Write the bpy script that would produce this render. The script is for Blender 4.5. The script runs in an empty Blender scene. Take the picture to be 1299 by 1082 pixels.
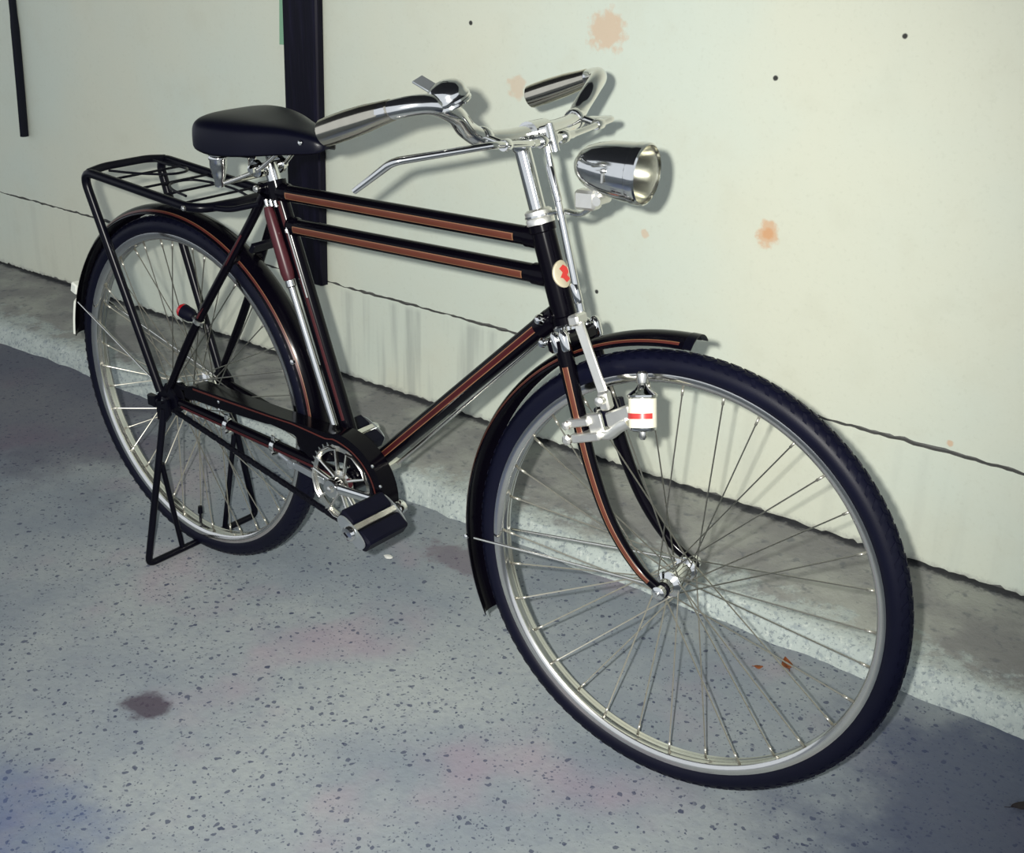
import bpy, math, random
import numpy as np
from mathutils import Matrix, Vector
random.seed(7)
scn = bpy.context.scene
COL = scn.collection

# ------------------------------------------------------------------ camera
FPX = 1586.65
cam_d = bpy.data.cameras.new('camera')
cam = bpy.data.objects.new('camera', cam_d)
COL.objects.link(cam)
cam_d.sensor_fit = 'HORIZONTAL'
cam_d.sensor_width = 36.0
cam_d.lens = FPX / 1299 * 36.0
cam_d.clip_start = 0.02
CAMP = np.array([1.936498, -1.437665, 1.326469])
CAMR = np.array([[0.782029, -0.268100, 0.562631], [0.622922, 0.307288, -0.719404], [0.019982, 0.913070, 0.407313]])
cam.matrix_world = Matrix(((*CAMR[0], CAMP[0]), (*CAMR[1], CAMP[1]), (*CAMR[2], CAMP[2]), (0, 0, 0, 1)))
scn.camera = cam

# ------------------------------------------------------------------ world, flash, exposure
scn.view_settings.view_transform = 'Standard'
scn.view_settings.look = 'None'
scn.view_settings.gamma = 1.0
scn.view_settings.use_curve_mapping = False
scn.view_settings.exposure = 0.62
world = bpy.data.worlds.new('world')
scn.world = world
world.use_nodes = True
bg = world.node_tree.nodes['Background']
bg.inputs['Color'].default_value = (0.86, 0.92, 1.0, 1)
bg.inputs['Strength'].default_value = 0.55

flash_d = bpy.data.lights.new('camera_flash', 'SPOT')
flash = bpy.data.objects.new('camera_flash', flash_d)
COL.objects.link(flash)
flash.location = CAMP + CAMR @ np.array([-0.058, 0.028, 0.02])
flash_d.energy = 190.0
flash_d.color = (1.0, 0.985, 0.925)
flash_d.shadow_soft_size = 0.012
flash_d.spot_size = math.radians(84)
flash_d.spot_blend = 0.95
_aim = CAMR @ np.array([(490 - 649.5) / FPX, (541 - 430) / FPX, -1.0])      # the flash head points a little above the bicycle
flash.rotation_euler = Vector(_aim).to_track_quat('-Z', 'Y').to_euler()

# ------------------------------------------------------------------ materials
def srgb(r, g, b):
    f = lambda c: (c / 255 / 12.92) if c <= 10 else ((c / 255 + 0.055) / 1.055) ** 2.4
    return (f(r), f(g), f(b), 1)

def mat(name, col, rough=0.5, metal=0.0, coat=0.0, spec=0.5, bump=0.0, bscale=200.0, var=0.0, vscale=30.0, emit=None, trans=0.0):
    m = bpy.data.materials.new(name); m.use_nodes = True
    nt = m.node_tree; b = nt.nodes['Principled BSDF']
    b.inputs['Base Color'].default_value = col
    b.inputs['Roughness'].default_value = rough
    b.inputs['Metallic'].default_value = metal
    b.inputs['Coat Weight'].default_value = coat
    b.inputs['Coat Roughness'].default_value = 0.06
    b.inputs['Specular IOR Level'].default_value = spec
    b.inputs['Transmission Weight'].default_value = trans
    tc = nt.nodes.new('ShaderNodeTexCoord')
    if var > 0:
        n = nt.nodes.new('ShaderNodeTexNoise'); n.inputs['Scale'].default_value = vscale; n.inputs['Detail'].default_value = 4
        nt.links.new(tc.outputs['Object'], n.inputs['Vector'])
        h = nt.nodes.new('ShaderNodeHueSaturation'); h.inputs['Color'].default_value = col
        mr = nt.nodes.new('ShaderNodeMapRange'); mr.inputs['To Min'].default_value = 1 - var; mr.inputs['To Max'].default_value = 1 + var
        nt.links.new(n.outputs['Fac'], mr.inputs['Value']); nt.links.new(mr.outputs['Result'], h.inputs['Value'])
        nt.links.new(h.outputs['Color'], b.inputs['Base Color'])
    if bump > 0:
        n = nt.nodes.new('ShaderNodeTexNoise'); n.inputs['Scale'].default_value = bscale; n.inputs['Detail'].default_value = 3
        nt.links.new(tc.outputs['Object'], n.inputs['Vector'])
        bp = nt.nodes.new('ShaderNodeBump'); bp.inputs['Strength'].default_value = bump; bp.inputs['Distance'].default_value = 0.001
        nt.links.new(n.outputs['Fac'], bp.inputs['Height']); nt.links.new(bp.outputs['Normal'], b.inputs['Normal'])
    return m

M = {}
M['enamel'] = mat('black_enamel', (0.0016, 0.0013, 0.003, 1), 0.17, 0, 0.0, 0.11, var=0.3, vscale=12)
M['black'] = mat('black_paint', (0.002, 0.002, 0.005, 1), 0.28, 0, 0.0, 0.14, var=0.3, vscale=15)
M['chrome'] = mat('chrome', (0.78, 0.78, 0.76, 1), 0.10, 1.0, var=0.06, vscale=60)
M['steel'] = mat('bright_steel', (0.72, 0.71, 0.66, 1), 0.26, 1.0, var=0.12, vscale=80)
M['plated'] = mat('bright_plating', (0.86, 0.85, 0.80, 1), 0.42, 1.0, var=0.1, vscale=70)
M['spoke'] = mat('galvanised_wire', (0.62, 0.60, 0.52, 1), 0.35, 0.85, var=0.1, vscale=40)
M['rim'] = mat('chromed_rim', (0.72, 0.71, 0.68, 1), 0.16, 1.0, var=0.08, vscale=40)
M['rubber'] = mat('tyre_rubber', (0.0022, 0.0026, 0.0095, 1), 0.45, 0, 0, 0.16, bump=0.15, bscale=700, var=0.25, vscale=20)
M['pedal_rubber'] = mat('pedal_rubber', (0.0022, 0.0024, 0.008, 1), 0.5, 0, 0, 0.12, var=0.2)
M['vinyl'] = mat('saddle_vinyl', (0.0020, 0.0022, 0.007, 1), 0.34, 0, 0.0, 0.2, bump=0.12, bscale=900, var=0.2)
M['stripe'] = mat('red_brown_lining', (0.082, 0.024, 0.015, 1), 0.3, 0, 0.0, 0.25, var=0.2, vscale=25)
M['stripe_red'] = mat('dark_red_lining', (0.040, 0.0065, 0.008, 1), 0.3, 0, 0.0, 0.25, var=0.25, vscale=25)
M['stripe_mid'] = mat('brown_red_lining', (0.060, 0.014, 0.011, 1), 0.3, 0, 0.0, 0.25, var=0.35, vscale=8)
M['gold'] = mat('gold_lining', (0.19, 0.090, 0.045, 1), 0.35, 0.1, 0.0, 0.3, var=0.15)
M['maroon'] = mat('maroon_paint', (0.05, 0.010, 0.014, 1), 0.35, 0, 0.0, 0.3, var=0.2)
M['grip'] = mat('bright_grip', (0.60, 0.56, 0.46, 1), 0.15, 1.0, 0.0, 0.5, var=0.1, vscale=50)
M['badge'] = mat('badge_enamel', (0.42, 0.38, 0.27, 1), 0.35, 0.2, 0.2, 0.5, var=0.15)
M['cream'] = mat('cream_label', (0.72, 0.70, 0.56, 1), 0.4, 0, 0.2, 0.5, var=0.05)
M['red'] = mat('red_print', (0.42, 0.03, 0.025, 1), 0.35, 0, 0.3, 0.5, var=0.1)
M['redlens'] = mat('red_lens', (0.35, 0.008, 0.012, 1), 0.12, 0, 0.6, 0.5, var=0.1)
M['white'] = mat('white_reflector', (0.72, 0.74, 0.66, 1), 0.35, 0, 0.3, 0.5, var=0.05)
M['greytin'] = mat('dull_alloy', (0.38, 0.41, 0.43, 1), 0.38, 0.8, var=0.1)
M['reflector'] = mat('lamp_reflector', (0.80, 0.78, 0.68, 1), 0.14, 1.0, var=0.04)
M['chain'] = mat('oiled_chain', (0.003, 0.003, 0.006, 1), 0.5, 0.0, 0.0, 0.12, var=0.2)
M['leaf'] = mat('dry_leaf', (0.20, 0.055, 0.012, 1), 0.7, var=0.25, vscale=60)
M['darkleaf'] = mat('dark_leaf', (0.016, 0.010, 0.014, 1), 0.7, var=0.25, vscale=60)
M['paper'] = mat('green_paper', srgb(128, 170, 140), 0.7, var=0.05)
M['strap'] = mat('black_strap', (0.003, 0.004, 0.010, 1), 0.5, 0, 0, 0.2, var=0.3)
M['pebble'] = mat('pale_chip', (0.6, 0.6, 0.56, 1), 0.8, var=0.1)
M['ceil'] = mat('dark_roof', (0.035, 0.035, 0.045, 1), 0.8, var=0.2, vscale=3)
m = bpy.data.materials.new('lamp_glass'); m.use_nodes = True
b = m.node_tree.nodes['Principled BSDF']; b.inputs['Transmission Weight'].default_value = 1.0
b.inputs['Roughness'].default_value = 0.22; b.inputs['Base Color'].default_value = (0.95, 0.95, 0.9, 1); b.inputs['IOR'].default_value = 1.3
nn = m.node_tree.nodes.new('ShaderNodeTexNoise'); nn.inputs['Scale'].default_value = 60
bp = m.node_tree.nodes.new('ShaderNodeBump'); bp.inputs['Strength'].default_value = 0.15; bp.inputs['Distance'].default_value = 0.001
m.node_tree.links.new(nn.outputs['Fac'], bp.inputs['Height']); m.node_tree.links.new(bp.outputs['Normal'], b.inputs['Normal'])
M['glass'] = m

class NT:
    """small wrapper for building node graphs"""
    def __init__(s, m): s.t = m.node_tree; s.n = s.t.nodes; s.l = s.t.links
    def new(s, ty, **kw):
        n = s.n.new(ty)
        for k, v in kw.items(): setattr(n, k, v)
        return n
    def math(s, op, a, b=None, c=None):
        n = s.new('ShaderNodeMath', operation=op)
        for i, v in enumerate((a, b, c)):
            if v is None: continue
            if isinstance(v, (int, float)): n.inputs[i].default_value = v
            else: s.l.new(v, n.inputs[i])
        return n.outputs[0]
    def noise(s, vec, scale, detail=4, rough=0.55):
        n = s.new('ShaderNodeTexNoise'); n.inputs['Scale'].default_value = scale; n.inputs['Detail'].default_value = detail
        n.inputs['Roughness'].default_value = rough; s.l.new(vec, n.inputs['Vector']); return n.outputs['Fac']
    def ramp(s, v, lo, hi, a=0.0, b=1.0):
        n = s.new('ShaderNodeMapRange', interpolation_type='SMOOTHSTEP'); s.l.new(v, n.inputs['Value'])
        n.inputs['From Min'].default_value = lo; n.inputs['From Max'].default_value = hi
        n.inputs['To Min'].default_value = a; n.inputs['To Max'].default_value = b; return n.outputs['Result']
    def mix(s, f, a, b):
        n = s.new('ShaderNodeMix', data_type='RGBA')
        if isinstance(f, (int, float)): n.inputs[0].default_value = f
        else: s.l.new(f, n.inputs[0])
        for i, v in ((6, a), (7, b)):
            if isinstance(v, tuple): n.inputs[i].default_value = v
            else: s.l.new(v, n.inputs[i])
        return n.outputs[2]
    def scaled(s, vec, sx, sy, sz):
        n = s.new('ShaderNodeMapping'); n.inputs['Scale'].default_value = (sx, sy, sz); s.l.new(vec, n.inputs['Vector']); return n.outputs[0]
    def blob(s, vec, c, r, wob=None, amt=0.0, sc=(1, 1, 1)):
        """1 inside radius r about c, fading out; edge wobbled by noise"""
        n = s.new('ShaderNodeVectorMath', operation='SUBTRACT'); s.l.new(vec, n.inputs[0]); n.inputs[1].default_value = c
        k = s.new('ShaderNodeVectorMath', operation='MULTIPLY'); s.l.new(n.outputs[0], k.inputs[0]); k.inputs[1].default_value = sc
        d = s.new('ShaderNodeVectorMath', operation='LENGTH'); s.l.new(k.outputs[0], d.inputs[0]); v = d.outputs['Value']
        if wob is not None: v = s.math('ADD', v, s.math('MULTIPLY', s.math('SUBTRACT', wob, 0.5), amt * r))
        return s.ramp(v, r * 0.55, r, 1.0, 0.0)

WY, WK = 0.7646, 0.0256           # the wall plane: y = WY + WK * x
Z1, ZB = 0.3202, 0.0671           # ledge line of the wall, foot of the wall

def wall_material():
    m = bpy.data.materials.new('painted_plaster'); m.use_nodes = True; g = NT(m); b = g.n['Principled BSDF']
    P = g.new('ShaderNodeNewGeometry').outputs['Position']
    base = g.mix(g.ramp(g.noise(P, 1.6, 3), 0.35, 0.7), srgb(210, 212, 194), srgb(204, 212, 199))
    base = g.mix(g.math('MULTIPLY', g.ramp(g.noise(P, 9, 5), 0.5, 0.75), 0.22), base, srgb(196, 196, 176))
    base = g.mix(g.math('MULTIPLY', g.ramp(g.noise(P, 120, 2), 0.55, 0.8), 0.14), base, srgb(170, 172, 152))
    wob = g.noise(P, 55, 4)
    # rust stains with their own shape
    for c, r, a in (((0.8341, 0.786, 0.6731), 0.030, 0.55), ((0.8341, 0.786, 0.6731), 0.015, 0.5), ((0.2015, 0.7698, 0.8899), 0.030, 0.30), ((0.43, 0.7757, 1.0254), 0.052, 0.42), ((0.5503, 0.7787, 0.6235), 0.012, 0.35), ((1.2536, 0.7968, 0.3393), 0.008, 0.5)):
        base = g.mix(g.math('MULTIPLY', g.blob(P, c, r, wob, 1.4), a), base, srgb(206, 142, 86))
    # grey run marks on the lower band
    S = g.scaled(P, 22, 0.2, 1.6)
    sep = g.new('ShaderNodeSeparateXYZ'); g.l.new(P, sep.inputs[0]); X, Z = sep.outputs['X'], sep.outputs['Z']
    low = g.ramp(Z, Z1 - 0.02, Z1 + 0.0, 1.0, 0.0)
    band = g.math('MULTIPLY', g.ramp(X, -0.45, -0.3, 0, 1), g.ramp(X, 0.1, 0.35, 1, 0))
    runs = g.math('MULTIPLY', g.math('MULTIPLY', g.ramp(g.noise(S, 1.0, 3), 0.48, 0.7), low), g.math('ADD', g.math('MULTIPLY', band, 0.32), 0.08))
    base = g.mix(runs, base, srgb(128, 134, 132))
    # splashed dirt just above the foot of the wall
    d = g.math('MULTIPLY', g.ramp(g.math('ADD', Z, g.math('MULTIPLY', g.noise(P, 26, 6, 0.75), 0.05)), ZB + 0.026, ZB + 0.044, 1, 0), 0.55)
    base = g.mix(d, base, srgb(120, 120, 118))
    # small dark nail holes
    for c in ((1.0532, 0.7916, 1.0703), (0.4365, 0.7758, 0.4699), (0.8147, 0.7855, 0.9733), (0.0719, 0.7665, 1.0134)):
        base = g.mix(g.math('MULTIPLY', g.blob(P, c, 0.0065, wob, 0.6), 0.95), base, srgb(18, 18, 22))
    g.l.new(base, b.inputs['Base Color']); b.inputs['Roughness'].default_value = 0.62; b.inputs['Specular IOR Level'].default_value = 0.3
    bp = g.new('ShaderNodeBump'); bp.inputs['Strength'].default_value = 0.25; bp.inputs['Distance'].default_value = 0.004
    g.l.new(g.noise(P, 28, 6, 0.6), bp.inputs['Height']); g.l.new(bp.outputs['Normal'], b.inputs['Normal'])
    return m
M['wall'] = wall_material()
M['dirt'] = mat('dirty_joint', srgb(104, 105, 102), 0.9, var=0.4, vscale=40)

def ledge_material():
    m = bpy.data.materials.new('cement_ledge'); m.use_nodes = True; g = NT(m); b = g.n['Principled BSDF']
    P = g.new('ShaderNodeNewGeometry').outputs['Position']
    sep = g.new('ShaderNodeSeparateXYZ'); g.l.new(P, sep.inputs[0])
    off = g.math('SUBTRACT', g.math('ADD', g.math('MULTIPLY', sep.outputs['X'], WK), WY), sep.outputs['Y'])
    grey = g.mix(g.ramp(g.noise(P, 7, 5), 0.35, 0.7), srgb(128, 128, 126), srgb(158, 160, 152))
    grey = g.mix(g.math('MULTIPLY', g.ramp(g.noise(P, 45, 4), 0.55, 0.72), 0.6), grey, srgb(92, 96, 102))
    pale = g.mix(g.math('MULTIPLY', g.ramp(g.noise(P, 60, 4), 0.5, 0.7), 0.6), srgb(172, 181, 176), srgb(126, 136, 142))
    pale = g.mix(g.math('MULTIPLY', g.ramp(g.noise(P, 115, 3, 0.7), 0.54, 0.64), 0.6), pale, srgb(92, 102, 112))
    pale = g.mix(g.math('MULTIPLY', g.ramp(g.noise(P, 75, 4, 0.7), 0.56, 0.66), 0.6), pale, srgb(200, 206, 198))
    e = g.math('ADD', off, g.math('MULTIPLY', g.math('SUBTRACT', g.noise(P, 16, 6, 0.7), 0.5), 0.42))
    f = g.ramp(e, 0.235, 0.31)
    edge = g.ramp(g.math('ADD', off, g.math('MULTIPLY', g.math('SUBTRACT', g.noise(P, 22, 5, 0.7), 0.5), 0.10)), 0.285, 0.325)
    f = g.math('MAXIMUM', g.math('MULTIPLY', f, 0.8), edge)
    col = g.mix(f, grey, pale)
    dl = g.math('ADD', off, g.math('MULTIPLY', g.math('SUBTRACT', g.noise(P, 30, 6, 0.75), 0.5), 0.07))
    col = g.mix(g.math('MULTIPLY', g.ramp(dl, 0.002, 0.022, 1, 0), 0.85), col, srgb(50, 53, 58))       # dirt gathered against the wall
    g.l.new(col, b.inputs['Base Color']); b.inputs['Roughness'].default_value = 0.85
    bp = g.new('ShaderNodeBump'); bp.inputs['Strength'].default_value = 0.6; bp.inputs['Distance'].default_value = 0.006
    g.l.new(g.noise(P, 40, 6, 0.65), bp.inputs['Height']); g.l.new(bp.outputs['Normal'], b.inputs['Normal'])
    return m
M['ledge'] = ledge_material()

def floor_material():
    m = bpy.data.materials.new('worn_concrete'); m.use_nodes = True; g = NT(m); b = g.n['Principled BSDF']
    P = g.new('ShaderNodeNewGeometry').outputs['Position']
    base = g.mix(g.ramp(g.noise(P, 2.2, 5), 0.3, 0.7), srgb(118, 127, 136), srgb(148, 154, 154))
    base = g.mix(g.math('MULTIPLY', g.ramp(g.noise(P, 60, 4), 0.4, 0.75), 0.35), base, srgb(112, 118, 130))
    base = g.mix(g.math('MULTIPLY', g.ramp(g.noise(g.scaled(P, 1, 1, 1), 3.1, 3), 0.52, 0.72), 0.30), base, srgb(160, 126, 142))
    # dark aggregate showing through the worn surface
    wv = g.new('ShaderNodeTexNoise'); wv.inputs['Scale'].default_value = 70; g.l.new(P, wv.inputs['Vector'])
    mv = g.new('ShaderNodeMix', data_type='VECTOR'); mv.inputs[0].default_value = 0.012; g.l.new(P, mv.inputs[4]); g.l.new(wv.outputs['Color'], mv.inputs[5])
    W = mv.outputs[1]
    dens = g.noise(P, 4, 2)
    for sc, th, a in ((70, 0.34, 0.75), (125, 0.36, 0.65), (190, 0.38, 0.5), (34, 0.16, 0.9)):
        v = g.new('ShaderNodeTexVoronoi'); v.inputs['Scale'].default_value = sc; g.l.new(W, v.inputs['Vector'])
        c = g.new('ShaderNodeSeparateColor'); g.l.new(v.outputs['Color'], c.inputs[0])
        keep = g.ramp(g.math('ADD', c.outputs[0], g.math('MULTIPLY', g.math('SUBTRACT', dens, 0.5), 0.9)), 0.52, 0.56)
        size = g.math('MULTIPLY', c.outputs[1], th)
        spot = g.math('LESS_THAN', v.outputs['Distance'], size)
        base = g.mix(g.math('MULTIPLY', g.math('MULTIPLY', spot, keep), a), base, srgb(56, 62, 84))
    # dirty floor patches; light falloff in the view's corners is painted into them too
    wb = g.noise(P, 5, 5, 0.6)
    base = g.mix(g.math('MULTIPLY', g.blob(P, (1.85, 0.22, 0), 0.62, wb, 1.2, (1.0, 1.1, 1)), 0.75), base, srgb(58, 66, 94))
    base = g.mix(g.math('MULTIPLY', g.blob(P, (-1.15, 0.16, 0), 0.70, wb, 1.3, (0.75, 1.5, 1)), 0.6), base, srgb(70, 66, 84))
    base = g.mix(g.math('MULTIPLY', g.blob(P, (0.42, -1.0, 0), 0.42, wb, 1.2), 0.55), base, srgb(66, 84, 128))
    # oil stain
    wob = g.noise(P, 30, 5, 0.65)
    base = g.mix(g.math('MULTIPLY', g.blob(P, (0.363, -0.430, 0), 0.058, wob, 1.3, (1.0, 1.35, 1)), 0.85), base, srgb(66, 56, 68))
    base = g.mix(g.math('MULTIPLY', g.blob(P, (0.47, 0.30, 0), 0.10, wob, 1.6, (0.7, 1.7, 1)), 0.55), base, srgb(92, 74, 88))
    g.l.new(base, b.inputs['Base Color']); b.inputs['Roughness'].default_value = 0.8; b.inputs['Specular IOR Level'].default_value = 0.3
    bp = g.new('ShaderNodeBump'); bp.inputs['Strength'].default_value = 0.4; bp.inputs['Distance'].default_value = 0.003
    g.l.new(g.noise(P, 90, 5, 0.6), bp.inputs['Height']); g.l.new(bp.outputs['Normal'], b.inputs['Normal'])
    return m
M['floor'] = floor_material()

def post_material():
    m = bpy.data.materials.new('dark_painted_wood'); m.use_nodes = True; g = NT(m); b = g.n['Principled BSDF']
    P = g.new('ShaderNodeTexCoord').outputs['Object']
    n = g.noise(g.scaled(P, 40, 40, 3), 1.5, 5)
    g.l.new(g.mix(g.ramp(n, 0.45, 0.75), (0.0018, 0.0014, 0.007, 1), (0.006, 0.005, 0.017, 1)), b.inputs['Base Color'])
    b.inputs['Roughness'].default_value = 0.45; b.inputs['Specular IOR Level'].default_value = 0.15
    bp = g.new('ShaderNodeBump'); bp.inputs['Strength'].default_value = 0.4; bp.inputs['Distance'].default_value = 0.003
    g.l.new(n, bp.inputs['Height']); g.l.new(bp.outputs['Normal'], b.inputs['Normal'])
    return m
M['post'] = post_material()

# ------------------------------------------------------------------ geometry helpers
V = lambda *a: np.array(a, float)
def unit(v): v = np.asarray(v, float); return v / np.linalg.norm(v)

class G:
    def __init__(s): s.v = []; s.f = []; s.mi = []
    def add(s, vs, fs, mi=0):
        o = len(s.v); s.v += [tuple(map(float, p)) for p in vs]
        s.f += [tuple(i + o for i in f) for f in fs]; s.mi += [mi] * len(fs); return s
    def box(s, c, ax, h, mi=0):
        """c centre, ax three axis vectors, h half sizes"""
        a = [unit(q) * k for q, k in zip(ax, h)]; c = np.asarray(c, float)
        vs = [c + i * a[0] + j * a[1] + k * a[2] for i in (-1, 1) for j in (-1, 1) for k in (-1, 1)]
        fs = [(0, 1, 3, 2), (4, 6, 7, 5), (0, 4, 5, 1), (2, 3, 7, 6), (0, 2, 6, 4), (1, 5, 7, 3)]
        return s.add(vs, fs, mi)
    def rbox(s, c, ax, h, bev, mi=0):
        """box with chamfered edges"""
        a = [unit(q) for q in ax]; c = np.asarray(c, float); vs = []; idx = {}
        for sx in (-1, 1):
            for sy in (-1, 1):
                for sz in (-1, 1):
                    sg = (sx, sy, sz)
                    for k in range(3):
                        p = c.copy()
                        for q in range(3): p = p + a[q] * sg[q] * (h[q] - (0 if q == k else bev))
                        idx[(sg, k)] = len(vs); vs.append(p)
        fs = []
        for k in range(3):
            o = [q for q in range(3) if q != k]
            for sgn in (-1, 1):
                f = []
                for u, w in ((-1, -1), (1, -1), (1, 1), (-1, 1)):
                    t = [0, 0, 0]; t[k] = sgn; t[o[0]] = u; t[o[1]] = w; f.append(idx[(tuple(t), k)])
                fs.append(tuple(f))
        for k in range(3):
            o = [q for q in range(3) if q != k]
            for u in (-1, 1):
                for w in (-1, 1):
                    t0 = [0, 0, 0]; t1 = [0, 0, 0]; t0[k] = -1; t1[k] = 1
                    for t in (t0, t1): t[o[0]] = u; t[o[1]] = w
                    fs.append((idx[(tuple(t0), o[0])], idx[(tuple(t1), o[0])], idx[(tuple(t1), o[1])], idx[(tuple(t0), o[1])]))
        for sx in (-1, 1):
            for sy in (-1, 1):
                for sz in (-1, 1): fs.append(tuple(idx[((sx, sy, sz), k)] for k in range(3)))
        return s.add(vs, fs, mi)
    def tube(s, pts, r, seg=12, cap=True, mi=0, flat=1.0, ref=None):
        pts = [np.asarray(p, float) for p in pts]; n = len(pts)
        rr = [r] * n if isinstance(r, (int, float)) else list(r)
        tg = [unit(pts[min(i + 1, n - 1)] - pts[max(i - 1, 0)]) for i in range(n)]
        ref = np.asarray(ref, float) if ref is not None else (V(0, 0, 1) if abs(tg[0][2]) < 0.9 else V(1, 0, 0))
        nv = unit(ref - tg[0] * (ref @ tg[0])); vs = []; fs = []
        for i in range(n):
            nv = unit(nv - tg[i] * (nv @ tg[i])); bv = np.cross(tg[i], nv)
            for k in range(seg):
                a = 2 * math.pi * k / seg
                vs.append(pts[i] + rr[i] * (math.cos(a) * nv + flat * math.sin(a) * bv))
        for i in range(n - 1):
            for k in range(seg):
                k2 = (k + 1) % seg; fs.append((i * seg + k, i * seg + k2, (i + 1) * seg + k2, (i + 1) * seg + k))
        if cap: fs.append(tuple(reversed(range(seg)))); fs.append(tuple((n - 1) * seg + k for k in range(seg)))
        return s.add(vs, fs, mi)
    def lathe(s, prof, c, axis, seg=24, closed=False, mi=0, e1=None, cap=True):
        """prof of (radius, height along axis)"""
        ax = unit(axis); c = np.asarray(c, float)
        e1 = np.asarray(e1, float) if e1 is not None else (V(0, 0, 1) if abs(ax[2]) < 0.9 else V(1, 0, 0))
        e1 = unit(e1 - ax * (e1 @ ax)); e2 = np.cross(ax, e1); m = len(prof); vs = []; fs = []
        for k in range(seg):
            a = 2 * math.pi * k / seg; d = math.cos(a) * e1 + math.sin(a) * e2
            for r, h in prof: vs.append(c + d * r + ax * h)
        for k in range(seg):
            k2 = (k + 1) % seg
            for i in range(m if closed else m - 1):
                j = (i + 1) % m; fs.append((k * m + i, k2 * m + i, k2 * m + j, k * m + j))
        if cap and not closed:
            if prof[0][0] > 1e-6: fs.append(tuple(k * m for k in reversed(range(seg))))
            if prof[-1][0] > 1e-6: fs.append(tuple(k * m + m - 1 for k in range(seg)))
        return s.add(vs, fs, mi)
    def plate(s, poly, d, mi=0):
        """polygon of 3D points extruded by vector d"""
        n = len(poly); d = np.asarray(d, float); p = [np.asarray(q, float) for q in poly]
        vs = p + [q + d for q in p]
        fs = [tuple(reversed(range(n))), tuple(range(n, 2 * n))] + [(i, (i + 1) % n, n + (i + 1) % n, n + i) for i in range(n)]
        return s.add(vs, fs, mi)

def smooth_path(pts, per=8):
    p = [np.asarray(q, float) for q in pts]; p = [2 * p[0] - p[1]] + p + [2 * p[-1] - p[-2]]; out = []
    for i in range(1, len(p) - 2):
        for k in range(per):
            t = k / per
            out.append(0.5 * (2 * p[i] + (p[i + 1] - p[i - 1]) * t + (2 * p[i - 1] - 5 * p[i] + 4 * p[i + 1] - p[i + 2]) * t * t + (3 * p[i] - p[i - 1] - 3 * p[i + 1] + p[i + 2]) * t ** 3))
    out.append(p[-2]); return out

def fillet(pts, r, k=6):
    p = [np.asarray(q, float) for q in pts]; out = [p[0]]
    for i in range(1, len(p) - 1):
        a = p[i] + unit(p[i - 1] - p[i]) * r; b = p[i] + unit(p[i + 1] - p[i]) * r
        for j in range(k + 1):
            t = j / k; out.append((1 - t) ** 2 * a + 2 * t * (1 - t) * p[i] + t * t * b)
    out.append(p[-1]); return out

def link(name, g, mats, parent=None, base=None, smooth=True, angle=38):
    me = bpy.data.meshes.new(name)
    off = np.zeros(3) if base is None else np.asarray(base, float)
    me.from_pydata([tuple(np.asarray(v) - off) for v in g.v], [], g.f)
    for m in (mats if isinstance(mats, (list, tuple)) else [mats]): me.materials.append(M[m])
    me.polygons.foreach_set('material_index', g.mi)
    if smooth:
        me.polygons.foreach_set('use_smooth', [True] * len(me.polygons)); me.set_sharp_from_angle(angle=math.radians(angle))
    me.update()
    o = bpy.data.objects.new(name, me); COL.objects.link(o)
    if parent is not None: o.parent = parent
    return o

def tag(o, label, cat, group=None):
    o['label'] = label; o['category'] = cat
    if group: o['group'] = group
    return o

# ------------------------------------------------------------------ setting
def wp(x, off, z): return V(x, WY + WK * x - off, z)

def jitter(n, amp, seed, sm=3):
    r = np.random.RandomState(seed).randn(n)
    r2 = np.random.RandomState(seed + 50).randn(n)
    k = np.ones(sm) / sm; k2 = np.ones(15) / 15
    return amp * (np.convolve(r, k, 'same') + 2.2 * np.convolve(r2, k2, 'same'))

def build_wall():
    N = 900; xs = np.linspace(-4.5, 4.5, N); g = G()
    j1 = jitter(N, .0016, 1, 2); j2 = np.minimum(jitter(N, .0016, 2, 2), j1 + .0034); j3 = jitter(N, .0018, 3, 1)
    rows = []
    for i, x in enumerate(xs):
        prof = [(-.12, 2.8), (0, 2.8), (0, Z1 + .0020 + j1[i]), (-.008, Z1 + .0018 + j1[i]), (-.008, Z1 - .0018 + j2[i]), (.003, Z1 - .0024 + j2[i]),
                (.003, ZB + .007 + j3[i]), (-.016, ZB + .006 + j3[i]), (-.016, -.08), (-.12, -.08)]
        rows.append([wp(x, o, z) for o, z in prof])
    m = len(rows[0]); vs = [p for r in rows for p in r]
    fs = []; mi = []
    for i in range(N - 1):
        for k in range(m):
            k2 = (k + 1) % m; fs.append((i * m + k, (i + 1) * m + k, (i + 1) * m + k2, i * m + k2)); mi.append(1 if k in (2, 3, 4, 6, 7) else 0)
    fs += [tuple(range(m)), tuple((N - 1) * m + k for k in reversed(range(m)))]; mi += [0, 0]
    g.v = [tuple(v) for v in vs]; g.f = fs; g.mi = mi
    o = link('wall_back', g, ['wall', 'dirt'], smooth=False); o['kind'] = 'structure'; o['label'] = 'cream painted plaster wall with a dark joint above its base'
    return o
build_wall()

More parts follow.
